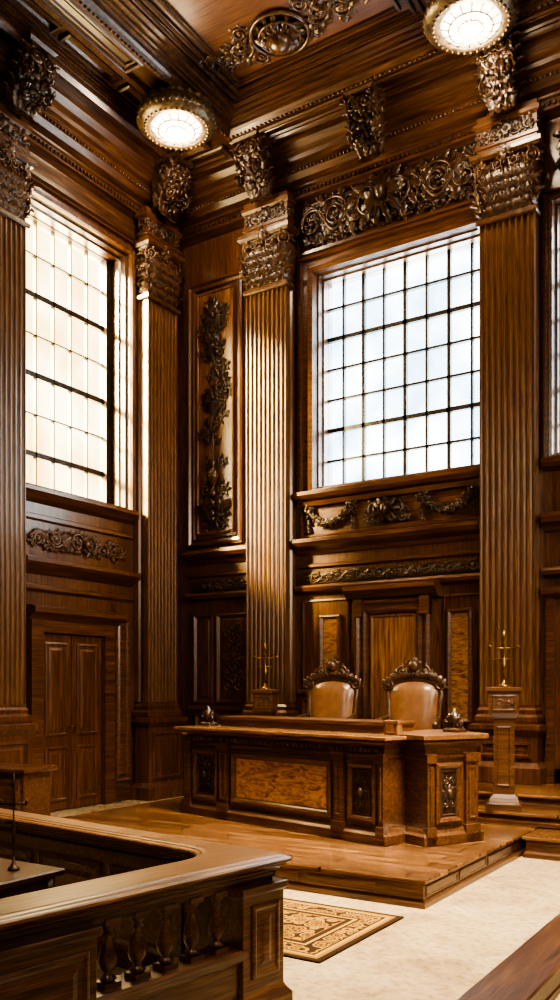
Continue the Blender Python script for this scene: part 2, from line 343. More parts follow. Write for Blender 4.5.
# ------------------------------------------------------------------ pilasters
def flutepoly(w,d,n=9):
    p=[(-w/2,-.01),(-w/2,-d*.35),(-w/2+.03,-d*.45),(-w/2+.03,-d*.6),(-w/2,-d*.7),(-w/2,-d)]
    st=w/n; r=st*.36
    for i in range(n):
        c=-w/2+st*(i+.5)
        for k in range(7):
            a=pi-pi*k/6; p.append((c+r*math.cos(a),-d+r*1.0*math.sin(a)))
    p+= [(w/2,-d),(w/2,-d*.7),(w/2-.03,-d*.6),(w/2-.03,-d*.45),(w/2,-d*.35),(w/2,-.01)]
    return p
def pilaster(loc,rot,w=.82,d=.34,label='',zb=0):
    e=empty('pilaster',loc,rot,label=label,category='pilaster',group='fluted wall pilasters')
    b=MB(); q=rect(-w/2-.06,w/2+.06,-d-.08,-.1)
    b.loft(q,[(.06,zb),(.06,zb+.22),(.03,zb+.26),(.0,zb+.3),(0,1.28),(.03,1.32),(.07,1.38),(.07,1.44),(0,1.46)])
    b.panel(-w/2+.02,w/2-.02,zb+.36,1.2,-d-.08,[(0,0),(0,.025),(.04,.03),(.06,.0),(.1,.0),(.13,.015)])
    b.loft(rect(-w/2,w/2,-d,-.08),[(.05,1.46),(.06,1.5),(.06,1.56),(.02,1.6),(.03,1.66),(0,1.7),(0,1.74)])
    ob('base',b,WV,e)
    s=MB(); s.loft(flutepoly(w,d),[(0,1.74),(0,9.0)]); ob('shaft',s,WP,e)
    random.seed(17)
    c=MB(); c.loft(rect(-w/2,w/2,-d,-.17),[(.03,8.88),(.045,8.9),(.045,8.95),(0,8.98),(-.04,9.1),(-.04,9.5),(.02,9.76),(.05,9.8)])
    c.loft(rect(-w/2,w/2,-d,-.18),[(.08,9.8),(.12,9.84),(.12,9.9),(.09,9.93)])
    def foliage(W,n0):
        for r_,(z,L,wd,yy) in enumerate(((9.0,.26,.12,.02),(9.13,.3,.12,.0),(9.28,.32,.11,-.02),(9.42,.28,.1,-.04))):
            n=n0+(r_%2)
            for k in range(n):
                x=-W/2+W*(k+.5)/n
                for q in (-.9,-.5,-.15,.15,.5,.9): c.pleaf(x+q*.03,z,pi/2-q,L*(1-.25*abs(q)),wd*.42,yy,.07)
                c.ell((x,yy-.06,z+L*.9),(.022,.03,.02),6,4)
        for k in range(n0*6): c.pleaf(random.uniform(-W/2,W/2),random.uniform(9.1,9.65),random.uniform(.5,2.6),.13,.04,-.02,.06)
    c.M=Matrix.Translation((0,-d,0)); foliage(w-.06,6)
    for sx in (-1,1):
        c.M=Matrix.Translation((sx*(w/2-.02),-d/2-.06,0))@Matrix.Rotation(sx*pi/2,4,'Z'); foliage(d-.2,2)
        c.M=None
        c.leaf((sx*(w/2-.05),-d+.04,9.1),(0,0,1),(sx,-1,0),.62,.12,2.8,12)
        c.M=Matrix.Translation((sx*(w/2-.02),-d-.05,9.68))@Matrix.Rotation(sx*pi/5,4,'Z')
        c.scroll(0,0,.12,pi/2,1.8,-sx,.022,0,6)
        c.M=Matrix.Translation((sx*.13,-d-.07,9.69)); c.scroll(0,0,.085,pi/2,1.6,sx,.017,0,6)
        c.M=None
    c.ell((0,-d-.12,9.82),(.045,.045,.05)); 
    for k in range(9): c.pleaf(0,9.82,k*pi/4.5,.14,.055,-d-.1,.05)
    ob('capital',c,CV,e)
    n=MB(); n.loft(rect(-w/2-.04,w/2+.04,-d-.01,-.15),[(0,9.93),(0,10.0),(.02,10.02),(.02,10.06),(0,10.08),(0,10.3),(.04,10.34),(.04,10.4),(0,10.42),(0,10.5)])
    ob('entablature_block',n,WH,e)
    o_=MB(); 
    for s_ in (-1,1):
        o_.scroll(s_*.16,10.18,.11,0 if s_<0 else pi,1.5,s_,.018,-d-.02,7); o_.scroll(s_*.33,10.18,.08,0,1.5,-s_,.016,-d-.02,6)
    for k in range(10): o_.pleaf(0,10.19,k*pi/5,.13,.06,-d-.02,.07)
    for k in range(40): o_.pleaf(random.uniform(-.38,.38),random.uniform(10.1,10.28),random.uniform(0,6.28),.1,.045,-d-.01,.05)
    for s_ in (-1,1):
        o_.M=Matrix.Translation((s_*(w/2+.04),-d/2-.08,0))@Matrix.Rotation(s_*pi/2,4,'Z'); o_.scroll(0,10.18,.09,0,1.5,1,.02,0,7); o_.M=None
    ob('carved_ornament',o_,CVD,e)
    return e
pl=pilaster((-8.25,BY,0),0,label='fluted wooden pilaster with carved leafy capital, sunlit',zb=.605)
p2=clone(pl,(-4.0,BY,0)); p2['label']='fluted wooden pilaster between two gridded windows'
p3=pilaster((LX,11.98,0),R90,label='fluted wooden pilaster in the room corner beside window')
p4=clone(p3,(LX,8.42,0)); p4['label']='fluted wooden pilaster beside the panelled double door'
# ------------------------------------------------------------------ cornices
prof=[(.02,10.34),(.1,10.38),(.16,10.4),(.16,10.44),(.1,10.46),(.1,10.58),(.13,10.6),(.13,10.64),(.24,10.68),(.3,10.76),(.3,10.84),(.26,10.86),(.26,10.94),(.32,10.97),(.34,11.03),(.42,11.08),(.5,11.16),(.5,11.3),(.5,11.4)]
prof0=[(.04,9.42),(.08,9.45),(.08,9.5),(.03,9.52)]
def crown(m,a,b):
    x=a
    while x<b: m.box(x,x+.035,-.13,0,10.49,10.55); x+=.08
    x=a
    while x<b: m.ell((x,-.31,10.8),(.02,.02,.03),6,4); x+=.07
m=MB(); m.mold(LX,3.0,prof); m.mold(-7.75,-4.5,prof0); crown(m,LX,0)
trim(m,WC,(0,BY,0),0,'deep crown moulding with fine dentils and beading')
m=MB(); m.mold(-3.0,BY,[(.04,9.95),(.08,9.98),(.08,10.04),(.03,10.06)]+prof); crown(m,6.0,BY-.3)
trim(m,WC,(LX,0,0),R90,'deep crown moulding with fine dentils and beading')
def carved(name,fn,mat,loc,rot,label,cat,**kw):
    e=MB(); fn(e); return ob(name,e,mat,None,loc,rot,label=label,category=cat,**kw)
def dense(e,x0,x1,z0,z1,n,y=-.03,s=1):
    for k in range(n):
        e.pleaf(random.uniform(x0,x1),random.uniform(z0,z1),random.uniform(0,6.28),random.uniform(.14,.26)*s,random.uniform(.07,.12)*s,y,.08*s)
def f1(e):
    zc=9.95
    e.rinceau(-7.68,-6.35,zc,.8,3,.03,-.09,3); e.rinceau(-5.85,-4.5,zc,.8,3,.03,-.09,9)
    e.rinceau(-7.68,-6.35,zc+.08,.48,5,.02,-.07,13); e.rinceau(-5.85,-4.5,zc+.08,.48,5,.02,-.07,19)
    e.scroll(-6.32,zc,.32,0,1.6,1,.036,-.12,9); e.scroll(-5.88,zc,.32,pi,1.6,-1,.036,-.12,9)
    for k in range(16): e.pleaf(-6.1,zc,k*2*pi/16,.45,.12,-.11,.18)
    e.ell((-6.1,-.24,zc+.05),(.09,.11,.13),12,7)
    dense(e,-7.65,-4.53,zc-.36,zc+.36,900,-.05,.58)
    for k in range(120):
        e.ell((random.uniform(-7.66,-4.53),-.08,random.uniform(zc-.36,zc+.37)),(.02,.045,.02),6,4)
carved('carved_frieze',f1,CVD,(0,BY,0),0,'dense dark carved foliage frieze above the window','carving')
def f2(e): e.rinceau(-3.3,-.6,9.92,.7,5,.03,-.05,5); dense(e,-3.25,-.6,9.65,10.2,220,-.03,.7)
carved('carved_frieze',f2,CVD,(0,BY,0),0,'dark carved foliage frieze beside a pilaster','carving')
# ------------------------------------------------------------------ corbels
def corbel(loc,rot,label):
    e=MB(); random.seed(21)
    w=.18
    pts=[]
    for i in range(24):
        t=i/23; pts.append((-.12-.38*t**1.6-.05*math.sin(t*6),10.5+.72*t))
    poly=[(0,10.45)]+pts+[(0,11.22)]
    n=len(poly); vs=[(-w,y,z) for y,z in poly]+[(w,y,z) for y,z in poly]
    fs=[(i,(i+1)%n,n+(i+1)%n,n+i) for i in range(n)]+[tuple(range(n)),tuple(reversed(range(n,2*n)))]
    e.add(vs,fs)
    e.loft(rect(-w-.04,w+.04,-.56,0),[(0,11.2),(.04,11.24),(.04,11.29)])
    for s in (-1,1):
        e.M=Matrix.Translation((s*(w+.02),-.33,0))@Matrix.Rotation(s*pi/2,4,'Z')
        e.scroll(0,10.98,.18,0,1.7,1,.028,0,7); e.scroll(-s*.1,10.62,.1,0,1.5,-1,.02,0,6)
        for k in range(18): e.pleaf(random.uniform(-.18,.18),random.uniform(10.6,11.1),random.uniform(0,6.28),.14,.055,0,.06)
        e.M=Matrix.Translation((s*.11,-.52,0)); e.scroll(0,11.05,.12,pi/2,1.6,-s,.022,0,7)
        e.M=None
    for k in (-1.2,-.4,.4,1.2):
        e.leaf((k*.11,-.15,10.42),(k*.2,-.35,1),(0,-1,0),.42,.12,3.2,12)
        e.leaf((k*.12,-.26,10.64),(k*.3,-.6,1),(0,-1,0),.38,.11,3,12)
        e.leaf((k*.1,-.38,10.86),(k*.5,-.6,1),(0,-1,0),.32,.11,3,12)
        e.leaf((k*.08,-.12,10.5),(k*.3,-.3,-1),(0,-1,0),.28,.09,2.4)
    for k in (-1,1):
        for q in range(5):
            e.leaf((k*w,-.08-.09*q,10.48+.12*q),(k*.5,-.3,1),(k,-.2,0),.28,.11,2.9,12)
    for k in range(34):
        z=random.uniform(10.5,11.0); yy=-.2-.42*(z-10.5)/.7
        e.pleaf(random.uniform(-.16,.16),z,random.uniform(0,6.28),.14,.05,yy-.03,.07)
    e.ell((0,-.48,10.95),(.05,.07,.08))
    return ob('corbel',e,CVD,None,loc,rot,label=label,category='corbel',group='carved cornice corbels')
cb=corbel((-8.25,BY-.4,0),0,'dark carved leafy corbel beneath the ceiling cornice')
for q in ((-6.12,BY-.4,0),(-4.0,BY-.4,0),(-1.9,BY-.4,0)): clone(cb,q)
clone(cb,(LX+.4,8.6,0),R90); clone(cb,(LX+.4,11.8,0),R90)
# ------------------------------------------------------------------ ceiling coffers
CZ=11.3
xc=[(-9.7,-9.05),(-8.45,-4.4),(-3.65,.3)]; yc=[(3.0,7.0),(7.4,11.68)]
m=MB(); yedge=[-3.0]+[v for c in yc for v in c]+[BY]
for i in range(0,len(yedge),2): m.box(LX,3.0,yedge[i],yedge[i+1],CZ,11.9)
def fil(x0,x1,y0,y1):
    m.coffer(x0,x1,y0,y1,[(0,CZ),(0,CZ-.05),(.03,CZ-.07),(.06,CZ-.05),(.08,CZ-.015),(.12,CZ-.015),(.13,CZ-.03),(.15,CZ)],False)
fil(-9.9,-8.75,11.86,12.28); fil(-8.6,-6.4,11.86,12.28); fil(-6.25,-4.15,11.86,12.28); fil(-4.0,-1.9,11.86,12.28)
trim(m,WC,label='broad wooden ceiling beams with raised fillets')
m=MB(); xedge=[LX]+[v for c in xc for v in c]+[3.0]
for i in range(0,len(xedge),2):
    for c in yc: m.box(xedge[i],xedge[i+1],c[0],c[1],CZ,11.9)
fil(-8.98,-8.58,7.6,9.7); fil(-4.3,-3.75,7.6,10.3)
trim(m,WY,label='broad wooden ceiling beams')
m=MB(); mp=MB()
for ci,a in enumerate(xc):
    for b in yc:
        big=min(a[1]-a[0],b[1]-b[0])
        k=.12 if big<1 else .32
        D=.2
        m.coffer(a[0],a[1],b[0],b[1],[(-.12,CZ),(-.12,CZ-.07),(-.05,CZ-.09),(0,CZ-.03),(k*.1,CZ+.0),(k*.12,CZ+D*.25),(k*.3,CZ+D*.25),(k*.33,CZ+D*.4),(k*.45,CZ+D*.42),(k*.48,CZ+D*.6),(k*.7,CZ+D*.62),(k*.73,CZ+D*.8),(k*.93,CZ+D*.82),(k,CZ+D*.78),(k,CZ+D)],False)
        mp.coffer(a[0]+k,a[1]-k,b[0]+k,b[1]-k,[(0,CZ+D),(.1*k,CZ+D)])
        if big>1:
            for q in (.05,.16,.32):
                m.coffer(a[0]+k+q,a[1]-k-q,b[0]+k+q,b[1]-k-q,[(0,CZ+D),(0,CZ+D-.06),(.03,CZ+D-.07),(.045,CZ+D-.04),(.06,CZ+D-.04),(.07,CZ+D)],False)
            x=a[0]-.04
            while x<a[1]: m.ell((x,b[1]+.04,CZ-.09),(.025,.025,.025),6,4); x+=.08
            y=b[0]-.04
            while y<b[1]:
                m.ell((a[0]-.04,y,CZ-.09),(.025,.025,.025),6,4); m.ell((a[1]+.04,y,CZ-.09),(.025,.025,.025),6,4); y+=.08
        else:
            yy=b[0]+.2
            while yy+1.1<b[1]:
                m.coffer(a[0]+k+.08,a[1]-k-.08,yy,yy+1.1,[(0,CZ+.2),(0,CZ+.14),(.04,CZ+.13),(.06,CZ+.17),(.09,CZ+.2)],False); yy+=1.25
trim(m,WC,label='stepped coffer mouldings')
trim(mp,WR,label='reddish wooden coffer panels')
RX=Matrix.Rotation(pi/2,4,'X')
def fr(e):
    random.seed(31)
    e.M=Matrix.Translation((-6.72,10.52,CZ+.2))@RX@Matrix.Scale(1.0,4)
    for k in range(16): e.pleaf(0,0,k*pi/8,.4,.11,-.02,.14)
    e.tube([(.42*math.cos(k*pi/20),-.03,.42*math.sin(k*pi/20)) for k in range(41)],.03)
    e.tube([(.3*math.cos(k*pi/20),-.08,.3*math.sin(k*pi/20)) for k in range(41)],.022)
    for s in (-1,1):
        e.scroll(s*.66,.04,.2,0 if s<0 else pi,1.6,s,.026,0,8); e.scroll(s*.98,-.06,.16,0,1.5,-s,.024,0,7); e.scroll(s*1.24,.1,.11,0,1.5,s,.02,0,6)
        e.scroll(s*.5,-.26,.12,0,1.5,s,.02,0,6); e.scroll(s*.5,.3,.12,0,1.5,-s,.02,0,6)
        for k in range(30): e.pleaf(s*(.42+.03*k),random.uniform(-.22,.22),(0 if s>0 else pi)+random.uniform(-1.4,1.4),.18,.06,0,.08)
    e.ell((0,-.1,0),(.17,.18,.17),14,8)
    for k in range(14): a=k*pi/7; e.ell((.22*math.cos(a),-.1,.22*math.sin(a)),(.03,.05,.03),6,4)
    e.M=None
carved('ceiling_rosette',fr,CV,(0,0,0),0,'dark carved rosette with scrolling foliage on ceiling panel','carving')
# ------------------------------------------------------------------ ceiling lamps
def lamp(loc):
    e=empty('ceiling_lamp',loc,0,label='round ornate bronze ceiling light with glowing diffuser',category='ceiling light',group='round ceiling lights')
    h=MB(); h.lathe([(.3,.42),(.34,.4),(.5,.36),(.56,.26),(.6,.2),(.63,.14),(.62,.08),(.57,.03),(.5,0),(.43,-.02),(.41,.0),(.4,.06),(.1,.08)],seg=48)
    for k in range(36):
        a=k*pi/18; h.ell((.61*math.cos(a),.61*math.sin(a),.11),(.035,.035,.045),6,4)
        h.ell((.5*math.cos(a),.5*math.sin(a),.0),(.025,.025,.025),6,4)
    for k in range(24):
        a=k*pi/12; h.leaf((.56*math.cos(a),.56*math.sin(a),.17),(.0,0,1),(math.cos(a),math.sin(a),0),.16,.11,1.5,5)
    ob('housing',h,CR,e)
    d=MB(); d.lathe([(.4,.03),(.36,-.01),(.25,-.035),(.1,-.05),(.01,-.052)],seg=32); ob('diffuser',d,EM,e)
    r=MB(); 
    for rr in (.16,.29): 
        r.tube([(rr*math.cos(k*pi/16),rr*math.sin(k*pi/16),-.04 if rr>.2 else -.052) for k in range(33)],.011,5)
    for k in range(16):
        a=k*pi/8; r.tube([(.16*math.cos(a),.16*math.sin(a),-.055),(.4*math.cos(a),.4*math.sin(a),-.005)],.008,4)
    ob('grille',r,BR,e)
    return e
l1=lamp((-8.75,10.65,10.87)); l2=clone(l1,(-4.05,11.1,10.87))
# ------------------------------------------------------------------ back wall mid section
m=MB()
led=[(.03,4.28),(.08,4.34),(.2,4.4),(.26,4.46),(.26,4.52),(.2,4.54)]
m.mold(-10.2,-8.72,led); m.mold(-7.78,-4.46,led); m.mold(-3.54,3.0,led)
led2=[(.02,3.6),(.12,3.64),(.15,3.7),(.12,3.74),(.05,3.76)]
m.mold(-10.2,-8.72,led2); m.mold(-7.78,-4.46,led2); m.mold(-3.54,3.0,led2)
led3=[(.05,5.18),(.14,5.22),(.2,5.28),(.2,5.34),(.12,5.36)]
m.mold(-7.78,-4.46,led3); m.mold(-3.54,3.0,led3)
led4=[(.02,4.04),(.05,4.06),(.05,4.1),(.02,4.12)]
m.mold(-10.2,-8.72,led4); m.mold(-7.78,-4.46,led4)
trim(m,WH,(0,BY,0),0,'projecting wooden ledges across the wall')
m=MB()
m.panel(-7.72,-4.46,4.58,5.17,0,[(0,0),(0,.05),(.03,.06),(.05,.02),(.06,.02)])
trim(m,WH,(0,BY,0),0,'framed apron panel below window')
def garland(x0,x1,z,sag,y=-.05):
    e=MB(); n=30
    for i in range(n+1):
        t=i/n; u=2*t-1; zz=z-sag*(1-abs(u)**2.2); r=.02+.02*(1-abs(u))
        x=x0+(x1-x0)*t
        for q in range(4): e.ell((x+random.uniform(-.02,.02),y-random.uniform(0,.05),zz+random.uniform(-.04,.04)),(r*.8,r*.8,r*.8),6,4)
        for q in range(2): e.pleaf(x,zz,random.uniform(0,6.28),.1,.045,y-.03,.05)
    for x in (x0,x1):
        for k in range(7): e.pleaf(x,z,k*pi/3.5+.3,.13,.06,y,.07)
        e.ell((x,y-.05,z),(.035,.04,.035))
        for k in range(8): e.pleaf(x,z-.05-.045*k,-pi/2+random.uniform(-1,1),.08,.05,y,.05)
    return e
random.seed(4)
for a,b in ((-7.56,-6.72),(-5.46,-4.6)):
    ob('carved_garland',garland(a,b,5.06,.27),CVD,None,(0,BY,0),0,label='dark carved swag garland on panel below window',category='carving',group='carved window garlands')
def fc(e):
    e.scroll(-6.29,4.9,.15,0,1.5,1,.026,-.05,6); e.scroll(-5.89,4.9,.15,pi,1.5,-1,.026,-.05,6)
    for k in range(9): e.pleaf(-6.09,4.9,k*pi/4.5,.26,.1,-.06,.1)
    e.ell((-6.09,-.14,4.9),(.07,.07,.1)); e.rinceau(-6.5,-5.68,4.74,.18,4,.016,-.05,2); dense(e,-6.42,-5.76,4.72,5.06,50,-.04,.5)
carved('carved_cartouche',fc,CVD,(0,BY,0),0,'dark carved cartouche between two garlands below window','carving')
def fs(e): e.rinceau(-7.7,-4.5,3.87,.22,16,.016,-.03,6)
m=MB(); m.box(-7.78,-4.46,-.03,0,3.78,3.97); m.box(-10.1,-8.75,-.03,0,3.78,3.97); trim(m,WD,(0,BY,0),0,'dark backing band of the carved frieze strip')
carved('carved_frieze_strip',fs,CVD,(0,BY,0),0,'narrow dark carved scroll frieze strip across wall','carving')
def fs2(e): e.rinceau(-10.0,-8.8,3.87,.22,7,.016,-.03,8)
carved('carved_frieze_strip',fs2,CVD,(0,BY,0),0,'narrow dark carved scroll strip beside corner pilaster','carving')
m=MB(); m.panel(-10.2,-8.95,4.62,9.55,0,[(0,0),(0,.06),(.04,.08),(.07,.04),(.12,.03),(.14,.06),(.16,.02),(.16,.01)])
trim(m,WV,(0,BY,0),0,'tall framed wall panel')
m=MB(); m.panel(-10.0,-9.15,4.84,9.34,-.01,[(0,0),(0,.04),(.03,.045),(.045,.02)]); trim(m,WO,(0,BY,0),0,'lighter inner field of the tall wall panel')
def tall(e):
    cx=-9.57; random.seed(11); Y=-.05
    pts=[(cx+.15*math.sin((z-5)*3.1),Y-.02,z) for z in [6.5+.08*i for i in range(33)]]
    e.tube(pts,.016)
    for i,p in enumerate(pts):
        s=1 if (i//2)%2 else -1
        for q in range(3): e.pleaf(p[0],p[2],pi/2-s*random.uniform(-.4,1.7),random.uniform(.12,.24),.05,Y,.05)
        if i%3==2:
            s=1 if (i//3)%2 else -1; e.scroll(p[0]+s*.13,p[2]+.05,.12,pi/2,1.5,s,.015,Y,6); e.scroll(p[0]-s*.18,p[2]-.1,.09,pi/2,1.5,-s,.012,Y,5)
    def cluster(z,r,n):
        for k in range(n):
            a=k*2*pi/n; e.pleaf(cx,z,a,r*random.uniform(.7,1.1),r*.22,Y,.09)
        for s in (-1,1): e.scroll(cx+s*r*.6,z+r*.2,r*.35,pi/2,1.5,s,.018,Y,6); e.scroll(cx+s*r*.5,z-r*.5,r*.28,pi/2,1.5,-s,.015,Y,6)
        e.ell((cx,Y-.06,z),(.04,.045,.06))
    cluster(8.85,.34,14); cluster(8.3,.24,10); cluster(7.35,.3,13); cluster(5.2,.36,15)
    e.M=Matrix.Translation((cx,Y-.05,5.85)); e.lathe([(.02,-.35),(.1,-.3),(.04,-.22),(.025,-.15),(.12,-.02),(.13,.1),(.05,.18),(.03,.24),(.06,.28),(.02,.36),(.015,.6),(.035,.64),(.006,.85)],seg=12); e.M=None
    for s in (-1,1):
        for q in range(8): e.pleaf(cx+s*.04,4.96+.07*q,pi/2-s*(.25+.24*q),.36,.075,Y-.02,.09)
        e.scroll(cx+s*.2,5.65,.13,pi/2,1.6,s,.018,Y,7); e.scroll(cx+s*.19,6.15,.1,pi/2,1.6,s,.016,Y,6)
carved('carved_wall_relief',tall,CVD,(0,BY,0),0,'tall dark carved foliage relief with urn on wall panel','carving')
# ------------------------------------------------------------------ lower wainscot back wall
fp=[(0,0),(0,.05),(.03,.06),(.05,.03),(.07,.01),(.09,.01),(.12,.03)]
m=MB()
m.panel(-10.08,-9.62,1.7,3.35,0,fp); m.panel(-9.55,-8.76,1.7,3.35,0,fp)
m.panel(-10.05,-9.5,.3,1.5,0,fp); m.panel(-9.4,-8.78,.3,1.5,0,fp)
m.panel(-7.7,-6.78,2.0,3.5,0,[(0,0),(0,.03),(.03,.04),(.04,.01)])
m.panel(-5.12,-4.5,1.3,3.45,0,[(0,0),(0,.03),(.03,.04),(.04,.01)])
m.panel(-7.7,-6.78,.7,1.8,0,fp)
m.mold(-7.78,-6.7,[(.02,1.85),(.06,1.88),(.06,1.93),(.02,1.96)]); m.mold(-10.2,-8.7,[(.02,1.55),(.07,1.58),(.07,1.63),(.02,1.66)])
trim(m,WV,(0,BY,0),0,'wainscot panelling with raised mouldings')
m=MB(); m.panel(-7.27,-7.0,2.2,3.15,0,[(0,0),(0,.04)]); m.panel(-4.97,-4.7,1.5,3.15,0,[(0,0),(0,.04)]); trim(m,BU2,(0,BY,0),0,'slim burl veneer framed panels')
m=MB(); m.panel(-5.04,-4.63,1.44,3.22,0,[(0,0),(0,.07),(.03,.08),(.07,.045)],False); m.panel(-7.34,-6.93,2.13,3.22,0,[(0,0),(0,.07),(.03,.08),(.07,.045)],False); trim(m,WH,(0,BY,0),0,'mouldings around the burl panels')
def sc1(e):
    random.seed(9)
    e.tube([(-9.15,-.04,1.9),(-9.13,-.04,2.5),(-9.15,-.04,3.15)],.016)
    for z in (3.0,2.75,2.5,2.25,2.02):
        for s in (-1,1): e.scroll(-9.15+s*.13,z,.11,pi/2,1.5,s,.018,-.04,6)
        e.pleaf(-9.15,z,pi/2+.6,.16,.06,-.04,.05); e.pleaf(-9.15,z,pi/2-.6,.16,.06,-.04,.05)
carved('carved_panel_relief',sc1,CV,(0,BY,0),0,'dark carved scroll relief on wainscot panel','carving')
m=MB()
m.box(-6.62,-5.25,-.12,0,.6,3.45)
m.panel(-6.6,-5.27,.7,3.42,-.12,[(0,0),(0,.06),(.05,.09),(.09,.05),(.14,.04),(.18,.09),(.22,.07),(.24,.01)],False)
m.mold(-6.74,-5.13,[(.14,3.42),(.22,3.46),(.28,3.52),(.34,3.57),(.34,3.64),(.24,3.66)])
for x in (-6.6,-5.43):
    m.box(x,x+.16,-.24,-.1,3.15,3.44)
trim(m,WH,(0,BY,0),0,'raised framed surround of the tall panel behind chairs')
m=MB(); m.panel(-6.33,-5.52,.9,3.18,-.12,[(0,.0),(0,.03),(.03,.04),(.06,.02)]); trim(m,WO,(0,BY,0),0,'tall reddish polished wooden panel behind chairs')
# ------------------------------------------------------------------ left wall mid/lower
m=MB()
m.mold(8.95,11.5,[(.03,4.9),(.1,4.94),(.16,5.0),(.2,5.04),(.2,5.1),(.1,5.12)])
m.mold(8.95,11.5,[(.02,4.62),(.06,4.64),(.06,4.7),(.02,4.72)])
m.mold(8.95,11.5,[(.02,3.78),(.1,3.84),(.2,3.9),(.24,3.94),(.24,4.0),(.18,4.02)])
m.mold(8.95,11.5,[(.02,3.5),(.08,3.54),(.08,3.6),(.02,3.62)])
m.mold(3,7.9,[(.02,3.78),(.1,3.84),(.2,3.9),(.24,3.94),(.24,4.0),(.18,4.02)])
m.mold(3,7.9,[(.02,1.6),(.08,1.64),(.08,1.7),(.02,1.72)])
trim(m,WH,(LX,0,0),R90,'projecting wooden ledges on side wall')
def g1(e):
    random.seed(5)
    e.rinceau(9.15,11.3,4.34,.34,6,.026,-.03,12); e.scroll(10.15,4.36,.17,0,1.5,1,.026,-.05,6); e.scroll(10.45,4.36,.17,pi,1.5,-1,.026,-.05,6); e.ell((10.3,-.12,4.36),(.06,.07,.08)); dense(e,9.2,11.2,4.22,4.48,110,-.03,.5)
carved('carved_foliage_swag',g1,CV,(LX,0,0),R90,'carved foliage swag on panel below sunlit window','carving')
m=MB()
m.box(9.12,9.36,-.14,0,0,3.1); m.box(10.72,10.96,-.14,0,0,3.1); m.box(9.36,10.72,-.14,0,2.86,3.1)
m.mold(9.05,11.05,[(.14,3.05),(.2,3.1),(.3,3.16),(.3,3.24),(.2,3.27)])
m.panel(11.08,11.45,.35,3.2,0,fp)
trim(m,WH,(LX,0,0),R90,'wooden door casing with projecting head')
def doorleaf(e,a,b,z0,z1,y=-.04):
    e.box(a,b,y,0,z0,z1)
    h=z1-z0
    for q0,q1 in ((.05,.36),(.42,.95)):
        e.panel(a+.1,b-.1,z0+h*q0,z0+h*q1,y,[(0,0),(0,.02),(.03,.03),(.05,.006),(.09,.006),(.13,.02)])
d=empty('door_1',(LX,10.04,0),R90,kind='structure',label='panelled dark wooden double door',category='door')
for s in (0,1):
    e=MB(); doorleaf(e,-.68+.68*s+.005,-.005+.68*s,.02,2.86); ob('door_leaf',e,WV,d)
for s in (-1,1):
    e=MB(); e.ell((s*.06,-.1,1.35),(.025,.035,.025)); e.tube([(s*.06,-.04,1.35),(s*.06,-.1,1.35)],.012); ob('handle',e,BR,d)
d=empty('door_2',(-2.75,BY,.6),0,kind='structure',label='panelled wooden door beside a fluted pilaster',category='door')
e=MB(); doorleaf(e,-.62,.62,.005,2.7); ob('door_leaf',e,WV,d)
e=MB(); e.box(-.74,-.62,-.12,-.001,0.005,2.8); e.box(.62,.74,-.12,-.001,0.005,2.8); e.mold(-.78,.78,[(.12,2.7),(.2,2.76),(.2,2.86)]); ob('door_casing',e,WH,d)
m=MB(); bp=[(.04,0),(.04,.25),(.02,.3)]; m.mold(-10.2,-8.75,bp); m.mold(-3.54,3,[(.04,.6),(.04,.8),(.02,.85)]); ob('baseboard_back',m,WDH,None,(0,BY,0),0,kind='structure',label='dark wooden baseboard',category='baseboard')
m=MB(); m.mold(-3,7.9,bp); m.mold(11.0,11.45,bp); ob('baseboard_left',m,WDH,None,(LX,0,0),R90,kind='structure',label='dark wooden baseboard',category='baseboard')
# ------------------------------------------------------------------ platforms
def platform(x0,x1,y0,y1,z0,z1,label,pan=False):
    e=empty('platform',((x0+x1)/2,(y0+y1)/2,z0),0,label=label,category='platform')
    w=(x1-x0)/2;h=(y1-y0)/2;H=z1-z0
    r=MB(); r.loft(rect(-w,w,-h,h),[(.03,0),(.03,.05),(.005,.07),(0,.08),(0,H-.07),(.015,H-.055),(-.02,H-.045)])
    if pan:
        x=-w+.06
        while x+.8<=w: r.panel(x,x+.78,.085,H-.075,-h,[(0,0),(0,.008),(.015,.01),(.02,.002)]); x+=.84
        r.M=Matrix.Translation((w,0,0))@Matrix.Rotation(pi/2,4,'Z'); x=-h+.06
        while x+.8<=h: r.panel(x,x+.78,.085,H-.075,0,[(0,0),(0,.008),(.015,.01),(.02,.002)]); x+=.84
        r.M=None
    ob('riser',r,WB,e)
    t=MB(); t.loft(rect(-w,w,-h,h),[(.02,H-.05),(.04,H-.035),(.04,H-.012),(.03,H)]); ob('deck',t,WK,e)
    return e
YE=BY-.1
platform(-8.6,-3.09,7.24,YE,0,.26,'broad wooden platform under the judge bench',True)
platform(-3.0,2.9,10.07,YE,0,.25,'low wooden step in front of panelled wall')
platform(-8.5,2.9,10.75,YE,.26,.42,'second wooden step behind the judge bench')
platform(-8.45,2.9,11.2,YE,.42,.6,'upper wooden step along the panelled wall')
e=empty('floor_kerb',(-1.66,5.5,0),0,label='long dark wooden kerb beam on the marble floor',category='kerb')
t=MB(); t.loft(rect(-.17,.17,-3.5,3.5),[(0.01,0),(.01,.04),(0,.05),(0,.13),(.012,.14),(.012,.165),(0,.175)]); ob('beam',t,WY,e)
m=MB(); m.loft(rect(-1.6,1.6,-.73,.73),[(0,0.001),(0,.012),(-.005,.015)]); ob('rug',m,rugmat(1.6,.73),None,(-4.7,6.12,0),0,label='patterned gold and dark brown rug on marble floor',category='rug')
